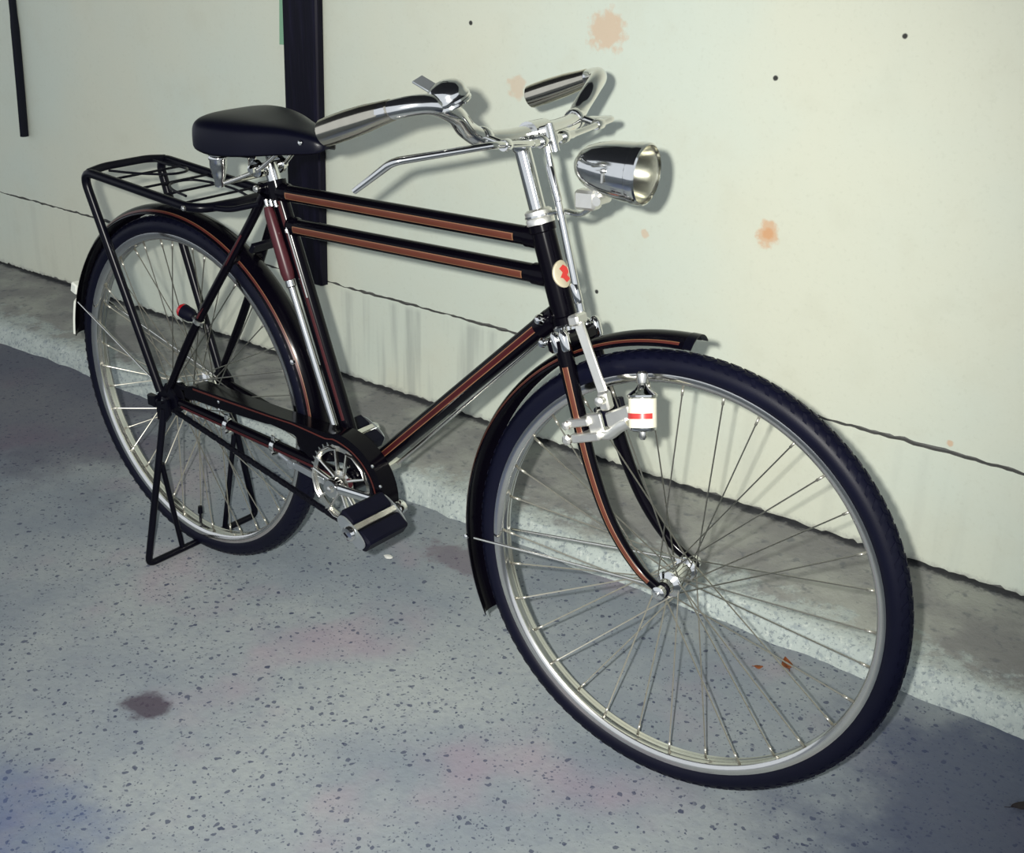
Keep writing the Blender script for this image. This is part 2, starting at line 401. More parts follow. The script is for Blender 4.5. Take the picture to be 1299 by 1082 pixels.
def build_ledge():
    N = 420; xs = np.linspace(-4.5, 4.5, N); g = G(); K = 9
    je = jitter(N, .004, 11); jt = jitter(N, .0012, 12)
    rng = np.random.RandomState(5)
    for i, x in enumerate(xs):
        prof = [(-.015, ZB - .003), (.08, ZB - .003), (.16, ZB - .005), (.24, ZB - .008), (.30 + je[i] * .5, ZB - .012 + jt[i]), (.325 + je[i] * .7, ZB - .018 + jt[i]), (.337 + je[i], ZB - .030),
                (.343 + je[i] * 1.2, .018), (.350 + je[i] * 1.5, -.01), (-.015, -.05)]
        for k, (o, z) in enumerate(prof): g.v.append(tuple(wp(x, o, z + (rng.randn() * .0008 if 0 < k < 8 else 0))))
    m = 10
    for i in range(N - 1):
        for k in range(m):
            k2 = (k + 1) % m; g.f.append((i * m + k, (i + 1) * m + k, (i + 1) * m + k2, i * m + k2)); g.mi.append(0)
    g.f += [tuple(range(m)), tuple((N - 1) * m + k for k in reversed(range(m)))]; g.mi += [0, 0]
    o = link('trim_1', g, 'ledge'); o['kind'] = 'structure'; o['label'] = 'low cement ledge with a whitewashed edge along the wall'
build_ledge()

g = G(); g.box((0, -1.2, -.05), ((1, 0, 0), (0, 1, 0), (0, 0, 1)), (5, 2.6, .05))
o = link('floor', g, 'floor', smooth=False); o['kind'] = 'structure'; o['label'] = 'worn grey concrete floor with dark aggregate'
g = G(); g.box((0, -.7, 2.85), ((1, 0, 0), (0, 1, 0), (0, 0, 1)), (4.5, 1.7, .05))
o = link('ceiling', g, 'ceil', smooth=False); o['kind'] = 'structure'; o['label'] = 'dark carport roof overhead'

def sheet(name, quad, thick, matn, base, off0=0.0, bev=0.004):
    """quad of (x, z) on the wall face, made proud by thick"""
    g = G(); q = quad; c = np.mean(q, axis=0)
    ins = [(x + (c[0] - x) * bev / abs(c[0] - x + 1e-9) if abs(c[0] - x) > bev else x, z) for x, z in q]
    back = [wp(x, off0, z) for x, z in q]; mid = [wp(x, off0 + thick - bev, z) for x, z in q]
    fr = [wp(x, off0 + thick, z) for x, z in ins]
    n = len(q); vs = back + mid + fr; fs = [tuple(range(n)), tuple(reversed(range(2 * n, 3 * n)))]
    for a in (0, n):
        for i in range(n): fs.append((a + i, a + n + i, a + n + (i + 1) % n, a + (i + 1) % n))
    g.add(vs, fs)
    return link(name, g, matn, smooth=False)

tag(sheet('timber_post', [(-.5205, Z1 - .004), (-.402, Z1 - .006), (-.326, 2.8), (-.444, 2.8)], .022, 'post', None, .0042), 'black painted timber post fixed to the cream wall behind the bicycle', 'post')
tag(sheet('paper_sheet', [(-.541, .912), (-.4985, .914), (-.4985 + .028, 1.30), (-.541 + .028, 1.30)], .0012, 'paper', None, .0002, .0004), 'pale green paper sheet stuck to the wall beside the dark post', 'paper')
# black strap hanging on the wall
g = G()
pts = smooth_path([wp(-1.72 + .035, .012, 1.9), wp(-1.655, .012, 1.3), wp(-1.672, .012, .937), wp(-1.683, .014, .74), wp(-1.699, .016, .532)], 6)
g.tube(pts, [.0085] * 14 + [.010] * (len(pts) - 14), 8, flat=1.5)
tag(link('hanging_strap', g, 'strap'), 'narrow black strap hanging down the cream wall', 'strap')

# ------------------------------------------------------------------ the bicycle
BASE = V(0.56, 0, 0)
bike = bpy.data.objects.new('bicycle', None); COL.objects.link(bike); bike.location = BASE
bike.empty_display_size = 0.2
tag(bike, 'black roadster bicycle with red-brown lining and twin top tubes on its rear stand', 'bicycle')
def part(name, g, mats, parent=None, label=None, kind=None, **kw):
    o = link(name, g, mats, parent if parent is not None else bike, BASE, **kw)
    if label: o['label'] = label
    if kind: o['kind'] = kind
    return o

# steered front assembly: local (forward, left, up along the steering axis)
O_ = V(1.052791, 0, 0.325905)
FW = V(0.933979, 0.091678, 0.345366); SD = V(-0.085987, 0.995789, -0.031796); UP = V(-0.346826, 0, 0.937929)
def S(f, s, u): return O_ + f * FW + s * SD + u * UP
AXF = 0.0815                                  # front axle, local forward
CF = S(AXF, 0, 0); CR = V(0, 0, 0.3535)
Y_ = V(0, 1, 0); X_ = V(1, 0, 0); Z_ = V(0, 0, 1)
BB = V(.4690, 0, .3166); SL = V(.283, 0, .809)

def stripe_patch(g, A, B, r, refv, a0, a1, mi, seg=5, tip=True):
    """thin raised patch lying on a straight tube, between angles a0..a1 (degrees from refv)"""
    A = np.asarray(A, float); B = np.asarray(B, float); t = unit(B - A); n = unit(np.asarray(refv, float) - t * (np.asarray(refv, float) @ t)); b = np.cross(t, n)
    vs = []; fs = []
    for P_ in (A, B):
        for k in range(seg + 1):
            a = math.radians(a0 + (a1 - a0) * k / seg); d = math.cos(a) * n + math.sin(a) * b
            vs.append(P_ + d * r); 
    m = seg + 1
    for k in range(seg): fs.append((k, k + 1, m + k + 1, m + k))
    g.add(vs, fs, mi)

NEAR = -Y_
def lined_tube(name, A, B, r, frac0=.05, frac1=.95, a0=-12, a1=20, fill='stripe'):
    A = np.asarray(A, float); B = np.asarray(B, float)
    o = part(name, G().tube([A, B], r, 24), 'enamel')
    a = A + (B - A) * frac0; b = A + (B - A) * frac1
    t = unit(B - A)
    g = G()
    stripe_patch(g, a, b, r + .0005, NEAR, a0, a1, 0, 6)
    stripe_patch(g, a, b, r + .0007, NEAR, a0 - 5, a0, 1, 2); stripe_patch(g, a, b, r + .0007, NEAR, a1, a1 + 5, 1, 2)
    stripe_patch(g, b, b + t * .002, r + .0007, NEAR, a0 - 5, a1 + 5, 1, 6)
    stripe_patch(g, a - t * .002, a, r + .0007, NEAR, a0 - 5, a1 + 5, 1, 6)
    part('lining', g, [fill, fill if name == 'seat_tube' else 'gold'], o, 'dark red lining' if name == 'seat_tube' else 'red-brown lining edged in gold')
    return o

# --- frame
HT = S(0, 0, .562); HB = S(0, 0, .408)
head = part('head_tube', G().tube([HB, HT], .0185, 28), 'enamel')
part('lug_ring', G().lathe([(.0185, 0), (.0205, .002), (.0205, .012), (.0185, .014)], HB, UP, 28), 'enamel', head)
part('lug_ring', G().lathe([(.0185, 0), (.0205, .002), (.0205, .012), (.0185, .014)], S(0, 0, .548), UP, 28), 'enamel', head)
TT_F = S(0, 0, .530); TT2_F = S(0, 0, .470); DT_F = S(0, 0, .424)
lined_tube('top_tube', V(.285, 0, .8055), V(.855, 0, .830), .0145, .06, .93, -12, 22)
lined_tube('top_tube', V(.3045, 0, .7490), V(.873, 0, .7755), .0145, .05, .93, -12, 22)
lined_tube('down_tube', BB + V(.012, 0, .012), V(.893, 0, .722), .0155, .12, .93, -16, 12, 'stripe_red')
st = lined_tube('seat_tube', BB, V(.2775, 0, .8235), .0150, .2, .93, 26, 36, 'stripe_red')
bbo = part('bottom_bracket', G().lathe([(.019, -.036), (.021, -.034), (.021, .034), (.019, .036)], BB, Y_, 28), 'enamel')
def lug(A, d, r, L, nm='lug'):
    d = unit(d); part(nm, G().lathe([(r, 0), (r + .0022, .002), (r + .0022, L - .006), (r, L)], A, d, 24), 'enamel')
lug(V(.8325, 0, .829), (V(.855, 0, .830) - V(.285, 0, .8055)), .0145, .026)
lug(V(.8475, 0, .7743), (V(.873, 0, .7755) - V(.3045, 0, .749)), .0145, .028)
lug(V(.862, 0, .690), V(.893, 0, .722) - BB, .0155, .035)
lug(BB + .020 * unit(V(.893, 0, .722) - BB), V(.893, 0, .722) - BB, .0155, .03)
lug(V(.292, 0, .8058), V(.57, 0, .0245), .0145, .022); lug(V(.312, 0, .7494), V(.57, 0, .0265), .0145, .022)
# seat cluster
g = G(); g.tube([V(.2865, 0, .795), V(.2775, 0, .8235)], .0195, 24)
g.rbox(V(.266, 0, .8105), (X_, Y_, Z_), (.014, .021, .010), .003); g.tube([V(.262, -.026, .811), V(.262, .026, .811)], .0085, 14)
part('seat_lug', g, 'enamel')
g = G(); g.lathe([(.0065, 0), (.0065, .006), (.004, .008)], V(.262, -.026, .811), -Y_, 12)
part('seat_bolt', g, 'steel')
for s in (-1, 1):
    g = G(); g.tube(smooth_path([V(.268, s * .018, .800), V(.23, s * .028, .735), V(.10, s * .058, .532), V(.004, s * .066, .375)], 6), [.0085] * 8 + [.0082] * 8 + [.0075] * 3, 14)
    o = part('seat_stay', g, 'enamel')
    if s < 0:
        g = G(); stripe_patch(g, V(.222, -.0296, .723), V(.11, -.0557, .548), .0089, NEAR, -16, 10, 0, 3); part('lining', g, 'stripe_red', o)
    g = G(); A = V(.012, s * .064, .358); B = V(.44, s * .028, .318)
    g.tube([A, A + (B - A) * .5, B], [.0085, .0105, .011], 16)
    o = part('chain_stay', g, 'enamel')
    if s < 0:
        g = G(); stripe_patch(g, A + (B - A) * .08, A + (B - A) * .97, .0114, NEAR, -8, 20, 0, 4); part('lining', g, 'stripe_red', o)
    g = G(); poly = [(-.030, .347), (-.026, .362), (.004, .388), (.016, .384), (.034, .366), (.036, .350), (.012, .338), (-.004, .334)]
    g.plate([V(x, s * .066, z) for x, z in poly], (0, s * .006, 0)); part('dropout', g, 'black')
g = G(); g.tube([V(.187, -.036, .668), V(.187, .036, .668)], .007, 12); part('stay_bridge', g, 'enamel')
g = G(); g.rbox(V(.238, 0, .700), (V(.56, 0, .83), Y_, V(.83, 0, -.56)), (.010, .030, .005), .002); part('stay_plate', g, 'black')

# --- wheels
def wheel(C, e1, ax, e2, n_sp, flange, seed, lock, valve_ang):
    """e1 forward, ax axle (left), e2 up; returns tyre object"""
    def W(ang, r, s): return C + r * (math.cos(ang) * e1 + math.sin(ang) * e2) + s * ax
    RC, RS = .3355, .0190
    prof = [(RC + RS * math.cos(a), .0205 * math.sin(a)) for a in np.linspace(-math.radians(150), math.radians(150), 27)]
    tyre = part('tyre', G().lathe(prof, C, ax, 144, closed=True, e1=e1), 'rubber', angle=60)
    g = G(); N = 104
    for k in range(N):
        for sd in (-1, 1):
            for (p0, p1, da, w) in ((4, 26, .024, .011), (30, 58, -.020, .010)):
                a = 2 * math.pi * (k + (.5 if sd > 0 else 0)) / N; vs = []
                for ph, aa in ((p0, a), (p1, a + da)):
                    for dw in (-w, w):
                        for h in (RS - .0004, RS + .0011):
                            p = math.radians(ph); vs.append(W(aa + dw, RC + h * math.cos(p), sd * (h + .0015) * math.sin(p)))
                g.add(vs, [(1, 3, 7, 5), (0, 1, 5, 4), (2, 6, 7, 3), (0, 2, 3, 1), (4, 5, 7, 6)])
    part('tread', g, 'rubber', tyre, kind='stuff', smooth=False)
    rp = [(.3235, -.0165), (.3235, -.0145), (.3175, -.0130), (.3165, .0), (.3175, .0130), (.3235, .0145), (.3235, .0165), (.3185, .0172), (.3125, .0155), (.3095, .0120), (.3105, .0075), (.3080, .0040), (.3080, -.0040), (.3105, -.0075), (.3095, -.0120), (.3125, -.0155), (.3185, -.0172)]
    rim = part('rim', G().lathe(rp, C, ax, 128, closed=True, e1=e1), 'rim', angle=50)
    fr = .021 if flange < .03 else .030
    hub = part('hub', G().lathe([(.005, -lock), (.005, -.045), (.011, -.044), (.0125, -flange - .008), (fr, -flange - .002), (fr, -flange + .001), (.0145, -flange + .006), (.0120, -.008), (.0120, .008), (.0145, flange - .006), (fr, flange - .001), (fr, flange + .002), (.0125, flange + .008), (.011, .044), (.005, .045), (.005, lock)], C, ax, 24, e1=e1), 'chrome')
    me = None
    for k in range(n_sp):
        th = 2 * math.pi * (k + .5) / n_sp; sd = 1 if k % 2 else -1; d = 1 if (k // 2) % 2 else -1
        A = W(th + d * math.radians(78), fr - .003, sd * (flange + (.0028 if d > 0 else -.0028))); B = W(th, .3095, sd * .0035)
        if me is None:
            g = G(); g.tube([(0, 0, 0), (0, 0, .94), (0, 0, .941), (0, 0, 1)], [.00115, .00115, .0021, .0021], 6)
            me = bpy.data.meshes.new('spoke'); me.from_pydata(g.v, [], g.f); me.materials.append(M['spoke']); me.polygons.foreach_set('use_smooth', [True] * len(me.polygons)); me.update()
        o = bpy.data.objects.new('spoke', me); COL.objects.link(o); o.parent = rim
        zq = Vector(B - A); q = zq.to_track_quat('Z', 'Y')
        o.matrix_local = Matrix.Translation(Vector(A - BASE)) @ q.to_matrix().to_4x4() @ Matrix.Diagonal((1, 1, zq.length, 1))
    a = valve_ang; g = G(); g.tube([W(a, .309, 0), W(a, .286, 0)], .003, 10); g.tube([W(a, .286, 0), W(a, .270, 0)], [.0055, .0045], 12)
    part('valve', g, 'black', rim)
    for sd in (-1, 1):
        g = G(); c0 = C + ax * sd * (lock - .012)
        g.lathe([(.0105, 0), (.0105, .009), (.007, .0115), (.0035, .012), (.0035, .017)], c0, ax * sd, 6 if n_sp > 36 else 16, e1=e1); part('axle_nut', g, 'black' if n_sp > 36 and sd < 0 else 'chrome', hub)
    return W
WF = wheel(CF, FW, SD, UP, 32, .027, 1, .066, math.radians(96))
WR = wheel(CR, X_, Y_, Z_, 40, .031, 2, .080, math.radians(-94))

# --- mudguards
def mudguard(name, W, a0, a1, R, half, n, line=True, drop=.015):
    def sec(t, inner): return (R - drop * abs(t) ** 2.2 - (.0016 if inner else 0), half * t - (0 if not inner else .0008 * t))
    m = 13; ts = np.linspace(-1, 1, m); vs = []; fs = []
    for i in range(n + 1):
        a = math.radians(a0 + (a1 - a0) * i / n)
        for inner in (0, 1):
            for t in (ts if not inner else ts[::-1]): r, s = sec(t, inner); vs.append(W(a, r, s))
    q = 2 * m
    for i in range(n):
        for k in range(q): fs.append((i * q + k, i * q + (k + 1) % q, (i + 1) * q + (k + 1) % q, (i + 1) * q + k))
    fs += [tuple(range(q)), tuple(n * q + k for k in reversed(range(q)))]
    o = part(name, G().add(vs, fs), 'enamel', angle=50)
    for s in (-1, 1):
        g = G()
        for (t0, t1, mi, e) in ((.80, .90, 0, .0005), (.775, .80, 1, .0006)):
            vs = []; fs = []
            for i in range(n + 1):
                a = math.radians(a0 + 1.5 + (a1 - a0 - 5) * i / n)
                for t in (t0, t1): r, sd = sec(s * t, 0); vs.append(W(a, r + e, sd + s * e))
            for i in range(n): fs.append((2 * i, 2 * i + 1, 2 * i + 3, 2 * i + 2))
            g.add(vs, fs, mi)
        part('lining', g, ['stripe_mid', 'gold'], o)
    return o, sec
mgf, secf = mudguard('front_mudguard', WF, 71.5, 187.5, .3835, .0285, 60)
mgr, secr = mudguard('rear_mudguard', WR, 4, 174, .3775, .0285, 80)
# flat front end piece of the front mudguard
g = G(); a = math.radians(71.5)
vs = []
for i, (aa, k) in enumerate(((72.0, 1.0), (71.0, 1.0), (69.9, 1.0))):
    for inner in (0, 1):
        for t in (np.linspace(-1, 1, 9) if not inner else np.linspace(1, -1, 9)):
            r, s = secf(t * k, inner); vs.append(WF(math.radians(aa), r + .0008, s))
q = 18; fs = [(i * q + k, i * q + (k + 1) % q, (i + 1) * q + (k + 1) % q, (i + 1) * q + k) for i in range(2) for k in range(q)] + [tuple(range(q)), tuple(2 * q + k for k in reversed(range(q)))]
part('end_cap', g.add(vs, fs), 'black', mgf)
# stays
for s in (-1, 1):
    A = WF(math.radians(165.5), .356, s * .0275); part('mudguard_stay', G().tube([A, S(AXF + .006, s * .050, .004)], .0021, 8), 'steel', mgf)
    B = WF(math.radians(165.5), .371, s * .0275); part('stay_bolt', G().lathe([(.0045, 0), (.0045, .004), (.002, .006)], B, s * SD, 10), 'chrome', mgf)
    A = WR(math.radians(160.5), .356, s * .0275); part('mudguard_stay', G().tube([A, V(-.004, s * .062, .362)], .0021, 8), 'steel', mgr)
# mud flap bolt seen on the near flank
part('guard_bolt', G().lathe([(.0055, 0), (.005, .004), (.002, .006)], WR(math.radians(25), .366, -.0283), -Y_, 10), 'chrome', mgr)
# rear reflector and white tail
g = G(); a = math.radians(161); c0 = WR(a, .3795, 0); rd = unit(c0 - CR)
g.rbox(c0 + rd * .010 + V(0, 0, .012), (rd, Y_, np.cross(rd, Y_)), (.010, .016, .012), .003); part('reflector', g, 'white', mgr, 'small white rear reflector')
g = G()
vs = []; 
for aa in np.linspace(161, 173.5, 10):
    for t, e in ((-.98, .0005), (-.98, .0045), (-.35, .0045), (-.35, .0005)):
        r, sd = secr(t, 0); vs.append(WR(math.radians(aa), r + e, sd - e * .5))
fs = [(i * 4 + k, i * 4 + (k + 1) % 4, i * 4 + 4 + (k + 1) % 4, i * 4 + 4 + k) for i in range(9) for k in range(4)] + [(0, 1, 2, 3), (39, 38, 37, 36)]
part('white_tail_patch', g.add(vs, fs), 'white', mgr)

# --- fork
g = G(); g.tube([S(0, 0, .386), S(0, 0, .402)], .020, 24); g.rbox(S(.006, 0, .386), (FW, SD, UP), (.018, .050, .011), .005)
fork = part('fork', g, 'enamel')
for s in (-1, 1):
    pts = smooth_path([S(.012, s * .040, .392), S(.011, s * .0435, .30), S(.012, s * .048, .20), S(.024, s * .0515, .11), S(.051, s * .0535, .04), S(AXF, s * .055, .002)], 7)
    n = len(pts); rr = [.0126 - .0056 * (i / (n - 1)) ** 1.2 for i in range(n)]
    b = part('fork_blade', G().tube(pts, rr, 18, ref=SD), 'enamel', fork)
    part('fork_end', G().lathe([(.0115, 0), (.0125, .001), (.0125, .005), (.0115, .006)], S(AXF, s * .047, 0), s * SD, 16), 'black', fork)
    if s < 0:
        g = G(); i0 = 3
        for (u0, u1, mi, e) in ((-14, 16, 0, .0005), (-19, -14, 1, .0006), (16, 21, 1, .0006)):
            vs = []; fs = []
            for i in range(i0, n - 3):
                t = unit(pts[i + 1] - pts[i - 1]); nv = -SD; nv = unit(nv - t * (nv @ t)); fv = unit(FW - t * (FW @ t)); nv = unit(nv + .25 * fv); bv = np.cross(t, nv)
                for k in range(4):
                    aa = math.radians(u0 + (u1 - u0) * k / 3); vs.append(pts[i] + (rr[i] + e) * (math.cos(aa) * nv + math.sin(aa) * bv))
            for i in range(n - 3 - i0 - 1):
                for k in range(3): fs.append((i * 4 + k, i * 4 + k + 1, i * 4 + 5 + k, i * 4 + 4 + k))
            g.add(vs, fs, mi)
        part('lining', g, ['stripe', 'gold'], b, 'red-brown lining edged in gold')
    # chrome crown caps, split by a dark slot
    for df in (.005, .020):
        g = G(); g.lathe([(.0072, 0), (.0082, .003), (.0082, .022), (.0062, .028), (.003, .031)], S(df, s * .0455, .376), UP, 16); part('crown_cap', g, 'chrome', fork)
g = G(); g.tube([S(-.004, -.034, .392), S(-.015, -.048, .394)], .0052, 10); g.lathe([(0, -.006), (.005, -.005), (.0075, 0), (.005, .005), (0, .006)], S(-.016, -.050, .394), SD, 12); part('crown_bolt', g, 'chrome', fork)
g = G(); g.lathe([(.020, 0), (.0225, .002), (.0225, .008), (.0200, .011)], S(0, 0, .399), UP, 24); part('crown_race', g, 'chrome', fork)

# --- headset, stem and handlebar
g = G(); g.lathe([(.0185, 0), (.0215, .001), (.0215, .008), (.0185, .012), (.0205, .014), (.0205, .020), (.0165, .023)], S(0, 0, .560), UP, 24); part('headset', g, 'plated')
g = G(); g.tube([S(0, 0, .575), S(0, 0, .690)], .0125, 22); g.lathe([(.0125, 0), (.0145, .003), (.0145, .020), (.0125, .023)], S(0, 0, .668), UP, 22)
g.lathe([(.007, 0), (.007, .008), (.004, .010)], S(0, 0, .690), UP, 6)
g.tube([S(0, 0, .680), S(.030, 0, .688)], [.012, .013], 16); g.tube([S(.030, -.022, .688), S(.030, .022, .688)], .0180, 20)
stem = part('stem', g, 'chrome')
part('clamp_bolt', G().tube([S(.046, 0, .665), S(.040, 0, .676)], .006, 6), 'steel', stem)
bar_near = [(.03, 0, .688), (.028, .07, .6885), (.024, .12, .695), (.022, .150, .712), (.030, .18, .734), (.024, .220, .752), (-.014, .25, .757), (-.060, .2545, .7567), (-.127, .255, .756)]
path = [S(f, -s, u) for f, s, u in reversed(bar_near)] + [S(f, s, u) for f, s, u in bar_near[1:]]
hb = part('handlebar', G().tube(smooth_path(path, 8), .0133, 20), 'chrome')
for s in (-1, 1):
    pts = [S(-.013, s * .2495, .757), S(-.030, s * .2515, .757), S(-.055, s * .254, .7568), S(-.090, s * .2555, .7565), S(-.118, s * .2555, .756), S(-.130, s * .2555, .7558), S(-.133, s * .2555, .7558)]
    g = G().tube(pts, [.0142, .0155, .0180, .0192, .0192, .0185, .015], 20); part('grip', g, 'grip', hb)
# rod brake levers
for s in (-1, 1):
    p = fillet([S(.055, s * .05, .673), S(.0652, s * .1615, .682), S(-.030, s * .255, .694), S(-.102, s * .262, .671)], .012, 6)
    p = p[:1] + p[1:]
    lv = part('brake_lever', G().tube(p, [.0048] * 8 + [.0055] * 7 + [.0042], 12), 'chrome')
    g = G(); g.lathe([(.0078, -.008), (.0085, -.006), (.0085, .006), (.0078, .008)], S(.060, s * .125, .679), unit(SD * s + .1 * FW), 14); g.tube([S(.060, s * .125, .679), S(.030, s * .125, .697)], .0055, 10); g.lathe([(.0150, -.007), (.0162, -.005), (.0162, .005), (.0150, .007)], S(.024, s * .122, .696), unit(SD * s + UP * .25), 16)
    part('lever_clamp', g, 'chrome', lv)
g = G(); g.tube([S(.055, -.055, .673), S(.055, .055, .673)], .0055, 12)
for s in (-.03, 0, .03): g.lathe([(.0085, -.006), (.0095, -.004), (.0095, .004), (.0085, .006)], S(.055, s, .673), SD, 14)
g.rbox(S(.054, -.008, .684), (FW, SD, UP), (.007, .012, .010), .002); g.tube([S(.06, -.008, .695), S(.06, -.008, .655)], .006, 10)
part('brake_crosshead', g, 'chrome')
# vertical brake rod and its linkage down the fork
g = G(); g.tube([S(.050, -.012, .670), S(.046, -.014, .560), S(.040, -.016, .425)], [.0048, .0058, .0060], 12); g.lathe([(.0042, 0), (.007, .004), (.007, .030), (.0042, .034)], S(.0405, -.016, .435), UP, 12)
g.lathe([(.0042, 0), (.0062, .002), (.0062, .05), (.0042, .056)], S(.0475, -.0135, .585), UP, 12)
rod = part('brake_rod', g, 'chrome')
g = G(); d = unit(S(.066, -.050, .308) - S(.045, -.036, .412)); w = unit(FW - d * (FW @ d)); nrm = np.cross(d, w)
g.rbox((S(.066, -.050, .308) + S(.045, -.036, .412)) / 2, (d, w, nrm), (.055, .0078, .003), .0015)
g.rbox(S(.041, -.030, .417), (FW, SD, UP), (.009, .015, .008), .003); part('brake_link', g, 'plated', rod)
g = G(); g.rbox(S(.068, -.052, .297), (FW, SD, UP), (.008, .009, .014), .003); g.lathe([(.007, 0), (.007, .010), (.003, .013)], S(.068, -.061, .300), -SD, 12); part('link_joint', g, 'plated', rod)
# front brake stirrup
g = G(); g.tube(fillet([S(.060, -.046, .285), S(.040, -.034, .283), S(.036, -.030, .262)], .006, 4), .0042, 10)
br = part('brake_shoe_arm', g, 'chrome')
for s in (-1, 1):
    g = G(); g.rbox(S(.038, s * .024, .262), (FW, SD, UP), (.010, .006, .020), .002); part('brake_shoe', g, 'pedal_rubber', br)
# ball joint at head lug and rear brake rod under the down tube
g = G(); g.lathe([(.0, -.009), (.005, -.0075), (.0088, -.002), (.0088, .002), (.005, .0075), (0, .009)], V(.876, -.020, .7125), Y_, 16); part('rod_pivot', g, 'chrome')
g = G(); g.tube([V(.875, .030, .690), V(.520, .030, .338)], .0036, 10); g.tube([V(.875, .030, .690), V(.905, .024, .700)], .0036, 10); part('rear_brake_rod', g, 'steel')
g = G(); g.rbox(V(.522, .012, .345), (X_, Y_, Z_), (.010, .028, .009), .003); g.tube([V(.512, -.035, .352), V(.512, .04, .352)], .006, 10); part('rod_bracket', g, 'steel')

# --- head badge
g = G(); bc = S(.0192, -.0062, .483); bn = unit(FW - .36 * SD); bu = UP; bw = np.cross(bu, bn)
def badge_ring(rw, rh, h, sx=.0): return [bc + bw * (rw * math.cos(a) + sx) + bu * rh * math.sin(a) + bn * (h - 13.0 * (rw * math.cos(a)) ** 2 * 1.6) for a in np.linspace(0, 2 * math.pi, 28, endpoint=False)]
r0 = badge_ring(.0145, .0205, -.002); r1 = badge_ring(.0145, .0205, .0008); r2 = badge_ring(.0115, .017, .0012)
fs = [(i, (i + 1) % 28, 28 + (i + 1) % 28, 28 + i) for i in range(28)] + [(28 + i, 28 + (i + 1) % 28, 56 + (i + 1) % 28, 56 + i) for i in range(28)] + [tuple(56 + i for i in range(28))]
g.add(r0 + r1 + r2, fs, 0)
bd = part('head_badge', g, 'badge', head, 'oval cream badge with a red emblem')

# red emblem goes on the badge as a raised patch of its own (sibling, level limit)
g = G(); e = [(-.006, .008), (.001, .012), (.006, .008), (.008, .001), (.004, -.003), (.008, -.009), (.001, -.012), (-.003, -.006), (-.007, -.004), (-.002, .002)]
g.plate([bc + bw * (x * 1.05 + .002) + bu * y * 1.1 + bn * -.0006 for x, y in e], bn * .0024); part('badge_emblem', g, 'red', head)

# --- bell on the near bar
bell_c = S(.032, -.184, .746); bx = unit(UP * .93 + FW * .12 - SD * .35)
g = G(); g.lathe([(.0275, 0), (.0295, .001), (.0295, .004), (.0275, .0065), (.0272, .011), (.025, .017), (.019, .0225), (.009, .026), (.0, .027)], bell_c + bx * .006, bx, 32)
bell = part('bell', g, 'chrome', hb)
g = G(); g.lathe([(.0, 0), (.029, 0), (.030, .002), (.029, .005), (0, .006)], bell_c + bx * .001, bx, 28); g.rbox(bell_c - bx * .008, (FW, SD, UP), (.010, .012, .008), .003); part('bell_base', g, 'chrome', hb)
ld = unit(-FW * .80 + .1 * SD + .62 * UP); lw = unit(np.cross(bx, ld)); ln = np.cross(ld, lw)
g = G(); g.rbox(bell_c + ld * .040 + bx * .010, (ld, lw, ln), (.019, .0095, .0018), .001); part('bell_lever', g, 'greytin', hb)

# --- headlamp
LA = S(.083, 0, .632); LB = S(.185, 0, .594); la = unit(LB - LA); Ls = np.linalg.norm(LB - LA)
g = G(); g.lathe([(0, 0), (.010, .002), (.020, .009), (.0285, .020), (.0345, .036), (.0385, .055), (.0410, .078), (.0418, .092), (.0418, Ls - .010), (.0395, Ls - .010), (.040, .070), (.030, .034), (.0, .012)], LA, la, 40)
lamp = part('headlamp', g, 'chrome', label='chrome bullet headlamp')
g = G(); g.lathe([(.0412, -.012), (.0432, -.010), (.0438, -.004), (.0432, .003), (.0405, .005), (.0400, .002), (.0405, -.012)], LB, la, 40, closed=True); part('lamp_bezel', g, 'chrome', lamp)
g = G(); g.lathe([(.0396, -.008), (.033, -.030), (.020, -.046), (.006, -.053), (0, -.053)], LB, la, 36, cap=False); part('lamp_reflector', g, 'reflector', lamp)
g = G(); g.lathe([(.0403, 0), (.034, .0045), (.022, .009), (.0, .0115), (0, .0090), (.022, .0065), (.034, .002), (.0403, -.002)], LB, la, 36, cap=False); part('lamp_lens', g, 'glass', lamp)
g = G(); g.lathe([(.005, -.050), (.006, -.040), (.006, -.034), (.004, -.030), (0, -.029)], LB, la, 14); part('lamp_bulb', g, 'white', lamp)
g = G(); lu = unit(UP - la * (UP @ la)); ls = np.cross(lu, la); g.rbox(LA + la * .052 + lu * .0425, (la, ls, lu), (.010, .004, .004), .001)
g = G(); g.lathe([(.0035, 0), (.0035, .004), (.002, .005)], LA + la * .066 - SD * .0385 + lu * .004, -SD, 10); g.rbox(LA + la * .066 - SD * .0405 - lu * .004, (la, SD, lu), (.0022, .0012, .009), .0006); part('lamp_switch', g, 'steel', lamp)
g = G()
g.tube([S(.100, 0, .578), S(.118, 0, .560 + .028)], .010, 14)
g.rbox(S(.088, 0, .579), (unit(FW - .3 * UP), SD, unit(UP + .3 * FW)), (.017, .013, .014), .004); g.tube([S(.110, -.016, .574), S(.110, .016, .574)], .007, 12)
part('lamp_mount', g, 'plated', lamp)
g = G(); p = fillet([S(.016, -.0, .573), S(.045, 0, .571), S(.070, 0, .560), S(.090, 0, .566)], .008, 5); g.tube(p, .0042, 10, flat=2.0); g.lathe([(.0165, 0), (.0215, 0), (.0215, .003), (.0165, .003)], S(0, 0, .5715), UP, 24, closed=True); part('lamp_bracket', g, 'chrome', lamp)

